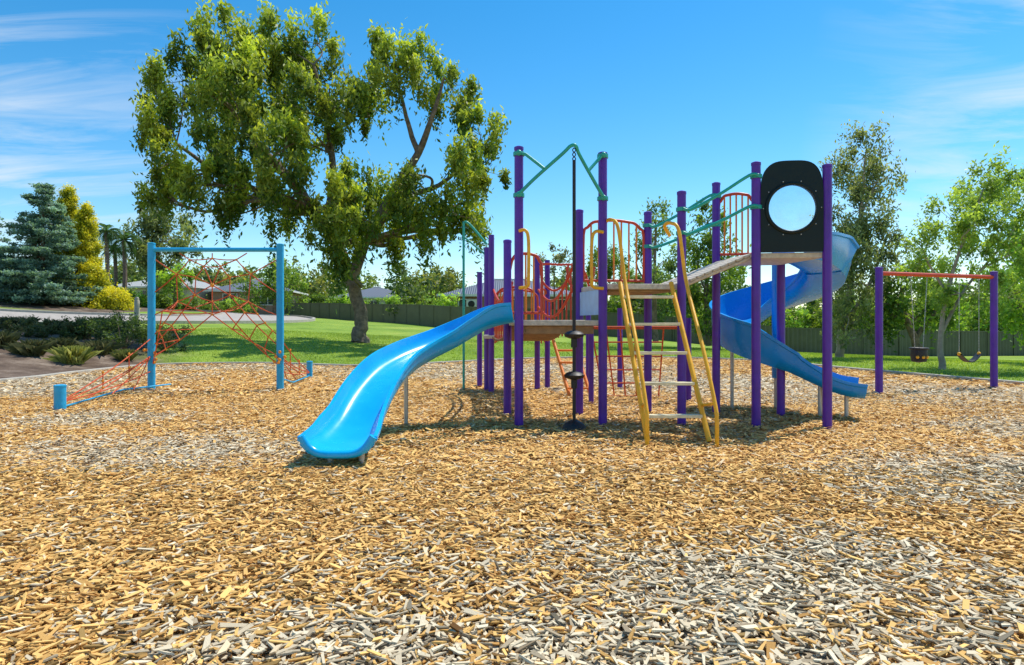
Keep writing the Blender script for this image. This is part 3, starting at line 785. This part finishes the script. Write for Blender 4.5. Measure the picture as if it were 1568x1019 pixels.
def rail(k0, z0, k1, z1, sag=.03, oy=-.07):
    p0 = P3(k0, z0, 0, oy); p1 = P3(k1, z1, 0, oy)
    ex = (p1-p0)*.12
    tl.tube(catmull([p0, p0+[ex[0], ex[1], -.01], p0*.5+p1*.5+[0, 0, -sag], p1-[ex[0], ex[1], .0]+[0, 0, -.0], p1], 6), .019)
    clamp(k0, z0); clamp(k1, z1)
rail('D', 2.56, 'G', 2.92, .02); rail('D', 2.28, 'G', 2.56, .02)
rail('E', 2.52, 'F', 2.90, .02); rail('E', 2.24, 'F', 2.52, .02)
tl.tube(catmull([(-.88, 11.9, 0), (-.88, 11.9, 1.5), (-.88, 11.9, 2.9), (-.86, 11.9, 3.06), (-.75, 11.9, 3.0), (-.46, 11.9, 2.66)], 6), .022)
tl.tube([(-.88, 11.9, 2.8), (-.46, 11.9, 2.45)], .018)
tl.obj('teal_rails', [TEAL], PS)

rb = B()
def barrier(p0, p1, zb, zt, arch, n=7, mi=0):
    p0 = np.array(p0); p1 = np.array(p1)
    def q(t, z): return np.array([*(p0*(1-t)+p1*t), z])
    top = [q(.06, zb+.08), q(.06, zt-.12), q(.12, zt-.02)]+[q(t, zt+arch*math.sin(math.pi*t)) for t in np.linspace(.2, .8, 7)]+[q(.88, zt-.02), q(.94, zt-.12), q(.94, zb+.08)]
    rb.tube(catmull(top, 3), .02, 0); rb.tube([q(.0, zb+.1), q(1, zb+.1)], .018, 0)
    for k in range(n):
        t = .06+.88*(k+1)/(n+1)
        rb.tube([q(t, zb+.1), q(t, zt+arch*math.sin(math.pi*t)-.02)], .012, 1)
barrier(posts['C'][:2], posts['E'][:2], 1.68, 2.50, .08, 7)
barrier(posts['F'][:2], (3.22, 8.6), 2.03, 2.86, .07, 5)
barrier(posts['P'][:2], (.42, 8.6), 1.25, 2.05, .08, 3)
barrier((-.36, 11.4), (.5, 11.4), 1.0, 1.75, .1, 6)
barrier((.46, 11.9), (.66, 12.2), 1.0, 1.8, .05, 3)
barrier((-.46, 12.3), (.6, 12.3), 1.0, 1.75, .1, 6)
for x0, x1 in ((0.0, -.32), (.84, .46)):
    for zt, sg in ((2.05, .35), (1.75, .3)):
        pts = [(x0*(1-t)+x1*t, 8.62+t*2.75, (zt-.25*t)-sg*math.sin(math.pi*t)) for t in np.linspace(0, 1, 14)]
        rb.tube(pts, .02, 0)
    for t in np.linspace(.1, .9, 9):
        x = x0*(1-t)+x1*t
        rb.tube([(x, 8.62+t*2.75, 1.2-.25*t-.1), (x, 8.62+t*2.75, 2.05-.25*t-.35*math.sin(math.pi*t))], .012, 0)
for cx, cy in ((.75, 11.6), (1.25, 11.9)):
    rb.tube(catmull([(cx-.25, cy, 2.25), (cx-.2, cy, 1.95), (cx, cy, 1.8), (cx+.2, cy, 1.95), (cx+.25, cy, 2.25)], 5), .02, 0)
rb.tube(catmull([(.5, 11.9, 2.3), (.8, 11.8, 2.28), (1.3, 11.9, 2.2), (1.5, 12.3, 1.5)], 5), .02, 0)
for s in (0, .35): rb.tube([(.72+s, 11.5, .95), (.95+s, 10.7, 0)], .03, 1)
for k in range(4): rb.tube([(.77+.05*k, 11.32-.19*k, .75-.2*k), (1.12+.05*k, 11.32-.19*k, .75-.2*k)], .02, 1)
rb.obj('barriers', [RED, ORANGE], PS)

yl = B()
def loop(k, z0, z1, ex, oy=-.0):
    x, y = posts[k][:2]
    yl.tube(catmull([(x, y-.05, z0), (x+ex*.9, y-.08, z0+.02), (x+ex, y-.09, z0+.12), (x+ex, y-.09, z1-.12), (x+ex*.7, y-.08, z1), (x, y-.05, z1)], 5), .02, 0)
loop('A', 1.62, 2.28, .11); loop('B', 1.62, 2.28, -.14)
def lad(x_top, x_bot):
    yl.tube([(x_top, 7.68, 1.69), (x_bot, 6.55, .02)], .027, 0, seg=12)
lad(1.27, 1.36); lad(1.87, 1.98)
def hand(xt, xb, zt, out):
    yl.tube(catmull([(xt-.06*out-.03, 7.72, zt-.14), (xt-.04, 7.70, zt-.02), (xt+.02, 7.62, zt), (xt+.08, 7.5, zt-.12), (xt+.14, 7.42, zt-.7), (xb-.02, 6.75, .95), (xb, 6.42, .42), (xb, 6.36, .25), (xb, 6.36, -.05)], 7), .021, 0, seg=10)
hand(1.14, 1.315, 2.42, 1); hand(1.84, 1.995, 2.38, -1)
yl.tube([(1.31, 6.42, .42), (1.365, 6.78, .36)], .016); yl.tube([(1.99, 6.42, .42), (1.97, 6.78, .36)], .016)
for k in range(5):
    t = (k+.55)/5.3
    y = 7.68+(6.55-7.68)*t; z = 1.69+(.02-1.69)*t
    xa = 1.27+.09*t; xb = 1.87+.11*t
    yl.box(((xa+xb)/2, y+.01, z), (xb-xa-.03, .085, .032), 1)
yl.obj('yellow_ladder', [YEL, CREAM], PS, bevel=.004)
pc = B(); cx, cy = .70, 7.36
for k in range(3): pc.tube(catmull([(cx-.0, cy, 3.19-.05*k), (cx+.018, cy, 3.165-.05*k), (cx, cy, 3.14-.05*k), (cx-.018, cy, 3.165-.05*k), (cx, cy, 3.19-.05*k)], 3), .006)
pc.tube([(cx, cy, 3.05), (cx, cy, 0)], .019, 0)
for z in (1.08, .62):
    pc.tube([(cx, cy, z-.04), (cx, cy, z-.02), (cx, cy, z+.01), (cx, cy, z+.035), (cx, cy, z+.05)], [.05, .105, .115, .085, .03], 0, seg=20)
    pc.tube([(cx, cy, z-.14), (cx, cy, z-.04)], .035, 0)
pc.tube([(cx, cy, 0), (cx, cy, .05), (cx, cy, .09), (cx, cy, .12)], [.14, .13, .10, .04], 0, seg=20)
pc.obj('pod_climber', [BLACK], PS)

pp = B()
G_ = np.array(posts['G'][:2]); H_ = np.array(posts['H'][:2]); dv = H_-G_; wid = np.linalg.norm(dv); dv /= wid; nv = np.array([dv[1], -dv[0]])
cz = 2.54; ri = .27; hw = wid/2-.045
nA = 96; out = []; inn = []
z0 = 2.035; z1 = 3.09
for k in range(nA):
    a = 2*math.pi*k/nA; ca, sa = math.cos(a), math.sin(a)
    if sa < 0:
        t = min(hw/abs(ca) if abs(ca) > 1e-6 else 9, (cz-z0)/abs(sa) if abs(sa) > 1e-6 else 9)
    else:
        pw = 3.6; t = 1/((abs(ca)/hw)**pw+(abs(sa)/(z1-cz))**pw)**(1/pw)
    out.append((ca*t, sa*t)); inn.append((ca*ri, sa*ri))
def pt(u, w, o): return (G_[0]+dv[0]*(wid/2+u)+nv[0]*o, G_[1]+dv[1]*(wid/2+u)+nv[1]*o, cz+w)
V = []
for (o) in (.025, -.025):
    V += [pt(u, w, o) for u, w in out]; V += [pt(u, w, o) for u, w in inn]
Fc = []
for k in range(nA):
    j = (k+1) % nA
    Fc += [(k, j, nA+j, nA+k), (2*nA+k, 3*nA+k, 3*nA+j, 2*nA+j), (k, 2*nA+k, 2*nA+j, j), (nA+k, nA+j, 3*nA+j, 3*nA+k)]
pp.add(V, Fc, 0)
ring = [np.array(pt(math.cos(a)*(ri+.01), math.sin(a)*(ri+.01), .03)) for a in np.linspace(0, 2*math.pi, 49)]
pp.tube(ring, .022, 0, seg=8, cap=False)
for k in range(10):
    a = 2*math.pi*k/10; c = pt(math.cos(a)*(ri+.05), math.sin(a)*(ri+.05), .03); pp.ball(c, .008, 1, seg=6, rings=4)
pp.obj('porthole_panel', [BLACKG, STEEL], PS)
gl, nt, b = newmat('porthole_acrylic'); b.inputs['Base Color'].default_value = (.45, .6, .75, 1); b.inputs['Roughness'].default_value = .08
tr = N(nt, 'ShaderNodeBsdfTransparent'); tr.inputs[0].default_value = (.88, .94, 1, 1); mx = N(nt, 'ShaderNodeMixShader')
no = N(nt, 'ShaderNodeTexNoise'); no.inputs['Scale'].default_value = 3
mr = N(nt, 'ShaderNodeMapRange'); mr.inputs['To Min'].default_value = .02; mr.inputs['To Max'].default_value = .35; nt.links.new(no.outputs['Fac'], mr.inputs[0]); nt.links.new(mr.outputs[0], mx.inputs[0])
nt.links.new(tr.outputs[0], mx.inputs[1]); nt.links.new(b.outputs[0], mx.inputs[2]); nt.links.new(mx.outputs[0], nt.nodes['Material Output'].inputs['Surface'])
bb = B(); V = []; sg = 36; rg_ = 7
for i in range(rg_+1):
    r = ri*i/rg_; o = .035+.13*math.sqrt(max(0, 1-(i/rg_)**2))
    for k in range(sg):
        a = 2*math.pi*k/sg; V.append(pt(math.cos(a)*max(r, .001), math.sin(a)*max(r, .001), o))
bb.add(V, [(i*sg+k, (i+1)*sg+k, (i+1)*sg+(k+1) % sg, i*sg+(k+1) % sg) for i in range(rg_) for k in range(sg)], 0, True)
bb.obj('porthole_window', [gl], PS)

def chprof(hw, hl, hr, th=.03, lip=.035):
    inner = []
    n = 12
    for k in range(n+1):
        t = k/n
        a = math.pi*t
        x = hw*np.sign(math.cos(a))*abs(math.cos(a))**.55
        hh = hr if x > 0 else hl
        y = hh*(1-abs(math.sin(a))**.75)
        inner.append((x, y))
    outer = [(-hw-lip, hl), (-hw-lip, hl-.035), (-hw-.012, hl-.045), (-hw-.012+.0, hl*.4), (-hw*.82, -th*.7), (-hw*.5, -th), (hw*.5, -th), (hw*.82, -th*.7), (hw+.012, hr*.4), (hw+.012, hr-.045), (hw+lip, hr-.035), (hw+lip, hr)]
    return np.array(inner+outer)
def bez(P, n):
    P = [np.array(p) for p in P]; t = np.linspace(0, 1, n)[:, None]
    return (1-t)**3*P[0]+3*(1-t)**2*t*P[1]+3*(1-t)*t*t*P[2]+t**3*P[3]
xy = bez([(.0, 8.1), (-1.0, 8.02), (-1.5, 7.2), (-1.45, 5.42)], 60)
cum = np.r_[0, np.cumsum(np.linalg.norm(np.diff(xy, axis=0), axis=1))]; cum /= cum[-1]
zk = catmull([(0, 1.25), (.1, 1.17), (.25, .95), (.40, .80), (.52, .68), (.66, .48), (.78, .28), (.88, .17), (.94, .15), (1, .15)], 8)
zz = np.interp(cum, zk[:, 0], zk[:, 1])
path = np.column_stack([xy, zz])
sl = B()
def pf(t):
    fl = .055*max(0, (t-.85)/.15)
    hgt = .20*(1-.10*t)+.04*max(0, 1-abs(t-.06)/.1) - .06*max(0, (t-.9)/.1)
    return chprof(.24+fl, hgt, hgt)
sl.sweep(path, pf, 0)
e0 = path[-1]
lipc = [e0+np.array([s*.30, -.0, .0-.03+0.15*abs(s)**4]) for s in np.linspace(-1, 1, 13)]
sl.tube(catmull(lipc, 2), .035, 0, seg=10)
sl.obj('wave_slide', [SLIDE], PS, sharp=60)
lg = B()
for (x, y, z) in ((-1.55, 5.58, .15), (-1.28, 5.56, .15), (-1.25, 7.7, .70)):
    lg.tube([(x, y, -.05), (x, y, z)], .026, 0)
lg.obj('slide_legs', [STEEL], PS)

sc = np.array([3.74, 9.15]); rad = .60
pts = [np.array([3.45, 8.12, 2.03]), np.array([3.75, 8.28, 2.0])]
for a in np.linspace(-50, 262, 40):
    t = (a+50)/312; z = 1.93-1.34*t
    pts.append(np.array([sc[0]+rad*math.cos(math.radians(a)), sc[1]+rad*math.sin(math.radians(a)), z]))
pts += [np.array([3.92, 8.48, .46]), np.array([4.20, 8.38, .34]), np.array([4.44, 8.30, .30])]
sp_path = catmull(pts, 3)
ss_ = B()
def pf2(t):
    o = .46
    if t > .80: o = .46-.30*min(1, (t-.80)/.16)
    if t < .05: o = .25+.21*t/.05
    return chprof(.285, .20, o)
ss_.sweep(sp_path, lambda t: pf2(t), 0)
ss_.tube([(sc[0]-.02, sc[1], .45), (sc[0]-.02, sc[1], 2.1)], .075, 0, seg=18)
ss_.obj('spiral_slide', [SLIDE2], PS, sharp=60)
l2 = B()
l2.tube([(sc[0]-.02, sc[1], -.05), (sc[0]-.02, sc[1], .46)], .05)
for (x, y, z) in ((3.97, 8.42, .42), (4.25, 8.3, .31), (3.1, 9.2, .85)): l2.tube([(x, y, -.05), (x, y, z)], .026)
l2.obj('spiral_slide_legs', [STEEL], PS)
rn = B()
for k in range(6):
    t = k/5
    rn.tube([(1.2+1.1*t, 9.9, 1.15), (1.5+.9*t, 10.7, .0)], .012)
    rn.tube([(1.2+.3*t, 9.9+.8*t, 1.15-1.12*t), (2.3+.1*t, 9.9+.8*t, 1.15-1.12*t)], .012)
rn.tube([(1.2, 9.9, 1.15), (2.6, 9.9, 1.15)], .025)
for x in (1.2, 2.6): rn.tube([(x, 9.9, -.05), (x, 9.9, 1.2)], .04, 1)
rn.obj('scramble_net', [ROPE, PURPLE], PS)

# ------------------------------------------------------------------ climbing net frame
CN = empty('rope_climbing_net')
fr = B(); D0 = 11.9
def hexpost(b_, x, y, z0, z1, r, mi=0):
    b_.tube([(x, y, z0), (x, y, z1-.02)], r, mi, seg=16); b_.tube([(x, y, z1-.02), (x, y, z1), (x, y, z1+.01)], [r*1.08, r*1.08, r*.6], mi, seg=16)
pl = W(232, 500, D0); pr = W(429, 500, D0)
hexpost(fr, pl[0], D0, -.1, 2.68, .065); hexpost(fr, pr[0], D0, -.1, 2.66, .065)
fr.tube([(pl[0], D0, 2.56), (pr[0], D0, 2.56)], .04)
lp = G(92, 630); rp_ = G(474, 579)
hexpost(fr, lp[0], lp[1], -.1, .36, .075); hexpost(fr, rp_[0], rp_[1], -.1, .37, .065)
fr.tube([(lp[0], lp[1], .05), (pl[0]-.1, 11.2, .08), (pl[0]+.3, 12.0, .1)], .014, 0)
fr.tube([(rp_[0], rp_[1], .05), (pr[0], 12.6, .08), (pr[0], 12.0, .2)], .014, 0)
fr.obj('frame', [BLUEP], CN)
nb = B()
hub = W(325, 437, D0)
def rope(a, b_, sag=.03, r=.010):
    a = np.array(a); b_ = np.array(b_)
    nb.tube([a*(1-t)+b_*t-np.array([0, 0, sag*math.sin(math.pi*t)]) for t in np.linspace(0, 1, 6)], r, 0, seg=6)
WP = lambda px, py, dy=0: W(px, py, D0)+np.array([0, dy, 0])
anch = [WP(238, 398), WP(275, 388), WP(325, 388), WP(378, 388), WP(424, 398)]
r1 = [WP(300, 425), WP(312, 408), WP(338, 408), WP(352, 425), WP(352, 452), WP(325, 462), WP(298, 452)]
r2 = [WP(270, 420), WP(290, 398), WP(325, 396), WP(362, 398), WP(384, 420), WP(380, 462), WP(325, 482), WP(272, 462)]
for L_ in (r1, r2):
    for i in range(len(L_)):
        rope(L_[i], L_[(i+1) % len(L_)], .015); nb.ball(L_[i], .022, 1, seg=6, rings=4)
for q_ in r1: rope(hub, q_, .0)
for a, b_ in ((0, 0), (1, 1), (2, 2), (3, 3), (4, 4)): rope(anch[a], r2[b_], .0)
for a, b_ in ((0, 0), (1, 1), (1, 2), (2, 2), (2, 3), (3, 4), (4, 5), (5, 6), (6, 7), (6, 0)): rope(r1[a], r2[b_], .0)
nb.ball(hub, .04, 1, seg=8, rings=5)
for post, sx in ((pl, -1), (pr, 1)):
    cnr = [np.array([post[0]-sx*.02, D0, z]) for z in (.45, .62, .80, .98)]
    src = [r2[7], r1[6], r2[6], WP(280, 478, -.7)] if sx < 0 else [r2[5], r1[4], r2[6], WP(370, 478, -.7)]
    mids = []
    for k in range(4):
        s_ = src[k]; c_ = cnr[3-k] if k < 3 else cnr[0]
        rope(s_, c_, .05); mids.append([s_*(1-f)+c_*f-np.array([0, 0, .04]) for f in (.3, .55, .78)])
    for f in range(3):
        for k in range(3): rope(mids[k][f], mids[k+1][f], .0)
        for k in range(4): nb.ball(mids[k][f], .022, 1, seg=6, rings=4)
    rope(np.array([post[0], D0, 1.35]), r2[7] if sx < 0 else r2[5], .02)
    rope(np.array([post[0], D0, 1.75]), r2[0] if sx < 0 else r2[4], .02)
for dx, p_, q_ in ((0, WP(280, 478, -.7), r1[5]), (0, WP(370, 478, -.7), r1[5]), (0, WP(280, 478, -.7), WP(370, 478, -.7)), (0, WP(280, 478, -.7), r2[7]), (0, WP(370, 478, -.7), r2[5])): rope(p_, q_, .05)
for post, low, sx in ((pl, lp, -1), (pr, rp_, 1)):
    lt = np.array([low[0], low[1], .12])
    starts = [np.array([post[0], D0, z]) for z in (.35, .62, .95)]
    ends = [lt*.75+np.array([post[0], D0, .05])*.25, lt*.5+np.array([post[0], D0, .05])*.5, lt*.25+np.array([post[0], D0, .05])*.75]
    fan = np.array([post[0], D0-.05, .62])
    for s_ in starts: rope(s_, lt, .05)
    for e_ in ends: rope(fan, e_, .02)
    for f in (.3, .6):
        L_ = [s_*(1-f)+lt*f for s_ in starts]
        rope(L_[0], L_[1], 0); rope(L_[1], L_[2], 0)
        for q_ in L_: nb.ball(q_, .024, 1, seg=6, rings=4)
    for k in range(9):
        a = fan+np.array([R.uniform(-.1, .1), R.uniform(-.1, .1), R.uniform(-.14, .14)]); nb.ball(a, .03, 1, seg=6, rings=4)
nb.obj('ropes', [ROPE, ROPEY], CN)

# ------------------------------------------------------------------ swing set
SW = empty('swing_set')
s1 = G(1346, 603); s2 = G(1522, 595)
sb = B(); z1_ = hz(410, s1[1])
hexpost(sb, s1[0], s1[1], -.1, z1_, .062); hexpost(sb, s2[0], s2[1], -.1, z1_-.0, .062)
sb.tube([(s1[0], s1[1], z1_-.10), (s2[0], s2[1], z1_-.10)], .036, 1)
SP = lambda t, z, o=0: np.array([s1[0]*(1-t)+s2[0]*t, s1[1]*(1-t)+s2[1]*t+o, z])
sb.obj('frame', [PURPLE, RED], SW)
sw = B()
def chain(p, q_):
    p = np.array(p); q_ = np.array(q_); n = int(np.linalg.norm(q_-p)/.05)
    for k in range(n):
        a = p+(q_-p)*k/n; b_ = p+(q_-p)*(k+.9)/n; o = np.array([.006, 0, 0]) if k % 2 else np.array([0, .006, 0])
        sw.tube([a+o, b_+o], .003, 0, seg=4); sw.tube([a-o, b_-o], .003, 0, seg=4)
for t in (.26, .40): chain(SP(t, z1_-.13), SP(t*.5+.33*.5, .78))
for t in (.68, .86): chain(SP(t, z1_-.13), SP(t, .66))
c0 = SP(.68, .66); c1_ = SP(.86, .66)
V = []
for k in range(9):
    t = k/8; p = c0*(1-t)+c1_*t-np.array([0, 0, .14*math.sin(math.pi*t)])
    V += [p+np.array([0, -.08, 0]), p+np.array([0, .08, 0]), p+np.array([0, .08, -.02]), p+np.array([0, -.08, -.02])]
sw.add(V, [(i*4+j, i*4+(j+1) % 4, (i+1)*4+(j+1) % 4, (i+1)*4+j) for i in range(8) for j in range(4)], 1, False)
for p in (c0, c1_): sw.ball(p, .032, 2)
c = SP(.33, .66)
sw.tube([c+[0, 0, -.14], c+[0, 0, -.13], c+[0, 0, -.12], c+[0, 0, .0], c+[0, 0, .09], c+[0, 0, .1]], [.02, .07, .12, .14, .13, .10], 1, seg=14)
sw.tube([c+[math.cos(a)*.14, math.sin(a)*.14, .11] for a in np.linspace(0, 6.28, 15)], .02, 1, cap=False)
for a in (4.0, 4.7, 5.4): sw.ball(c+[math.cos(a)*.13, math.sin(a)*.13, -.04], .028, 2)
sw.obj('seats_and_chains', [STEEL, BLACK, YEL], SW)

# ------------------------------------------------------------------ light, sky, camera
el = math.radians(60); az = (.66, .56)
an = math.atan2(az[0], az[1])
to_sun = Vector((math.sin(an)*math.cos(el), math.cos(an)*math.cos(el), math.sin(el)))
sd = bpy.data.lights.new('sun', 'SUN'); sd.energy = 5.0; sd.angle = math.radians(.5); sd.color = (1, .95, .86)
so = bpy.data.objects.new('sun', sd); so.rotation_euler = to_sun.to_track_quat('Z', 'Y').to_euler(); link(so)
w = bpy.data.worlds.new('World'); scene.world = w; w.use_nodes = True
nt = w.node_tree; L = nt.links.new; bg = nt.nodes['Background']
sk = N(nt, 'ShaderNodeTexSky'); sk.sky_type = 'NISHITA'; sk.sun_disc = False; sk.sun_elevation = el; sk.sun_rotation = an; sk.air_density = 1.0; sk.dust_density = .1; sk.ozone_density = 2.0
hs = N(nt, 'ShaderNodeHueSaturation'); hs.inputs['Hue'].default_value = .492; hs.inputs['Saturation'].default_value = 1.42; hs.inputs['Value'].default_value = 1.8; L(sk.outputs[0], hs.inputs['Color'])
tc = N(nt, 'ShaderNodeTexCoord'); sx = N(nt, 'ShaderNodeSeparateXYZ'); L(tc.outputs['Generated'], sx.inputs[0])
def M(op, a, b_=None, c=None):
    n = N(nt, 'ShaderNodeMath', operation=op)
    for i, v in enumerate((a, b_, c)):
        if v is None: continue
        if isinstance(v, (int, float)): n.inputs[i].default_value = v
        else: L(v, n.inputs[i])
    return n.outputs[0]
zz_ = M('ADD', M('MAXIMUM', sx.outputs[2], 0.0), .12)
cxn = N(nt, 'ShaderNodeCombineXYZ'); L(M('DIVIDE', sx.outputs[0], zz_), cxn.inputs[0]); L(M('DIVIDE', sx.outputs[1], zz_), cxn.inputs[1])
mp = N(nt, 'ShaderNodeMapping'); mp.inputs['Rotation'].default_value = (0, 0, math.radians(-62)); mp.inputs['Scale'].default_value = (.5, 1.7, 1); L(cxn.outputs[0], mp.inputs[0])
no = N(nt, 'ShaderNodeTexNoise'); no.inputs['Scale'].default_value = 1.7; no.inputs['Detail'].default_value = 10; no.inputs['Roughness'].default_value = .62; no.inputs['Distortion'].default_value = .8; L(mp.outputs[0], no.inputs['Vector'])
cm = N(nt, 'ShaderNodeMapRange'); cm.inputs['From Min'].default_value = .43; cm.inputs['From Max'].default_value = .76; L(no.outputs['Fac'], cm.inputs[0])
side = N(nt, 'ShaderNodeMapRange'); side.inputs['From Min'].default_value = .37; side.inputs['From Max'].default_value = .60; L(M('ABSOLUTE', M('ADD', sx.outputs[0], -.02)), side.inputs[0])
fac = M('MULTIPLY', M('MULTIPLY', cm.outputs[0], side.outputs[0]), .9)
mx = N(nt, 'ShaderNodeMix', data_type='RGBA'); L(fac, mx.inputs[0]); L(hs.outputs[0], mx.inputs[6]); mx.inputs[7].default_value = (8.6, 9.3, 10, 1)
L(mx.outputs[2], bg.inputs['Color']); bg.inputs['Strength'].default_value = .1

cam = bpy.data.cameras.new('camera'); co = bpy.data.objects.new('camera', cam); link(co)
co.location = (0, 0, H); co.rotation_euler = (math.pi/2, 0, 0)
cam.sensor_width = 36; cam.lens = 36*F/1568; cam.shift_y = -12.5/1568; cam.clip_end = 3000; cam.clip_start = .05
scene.camera = co
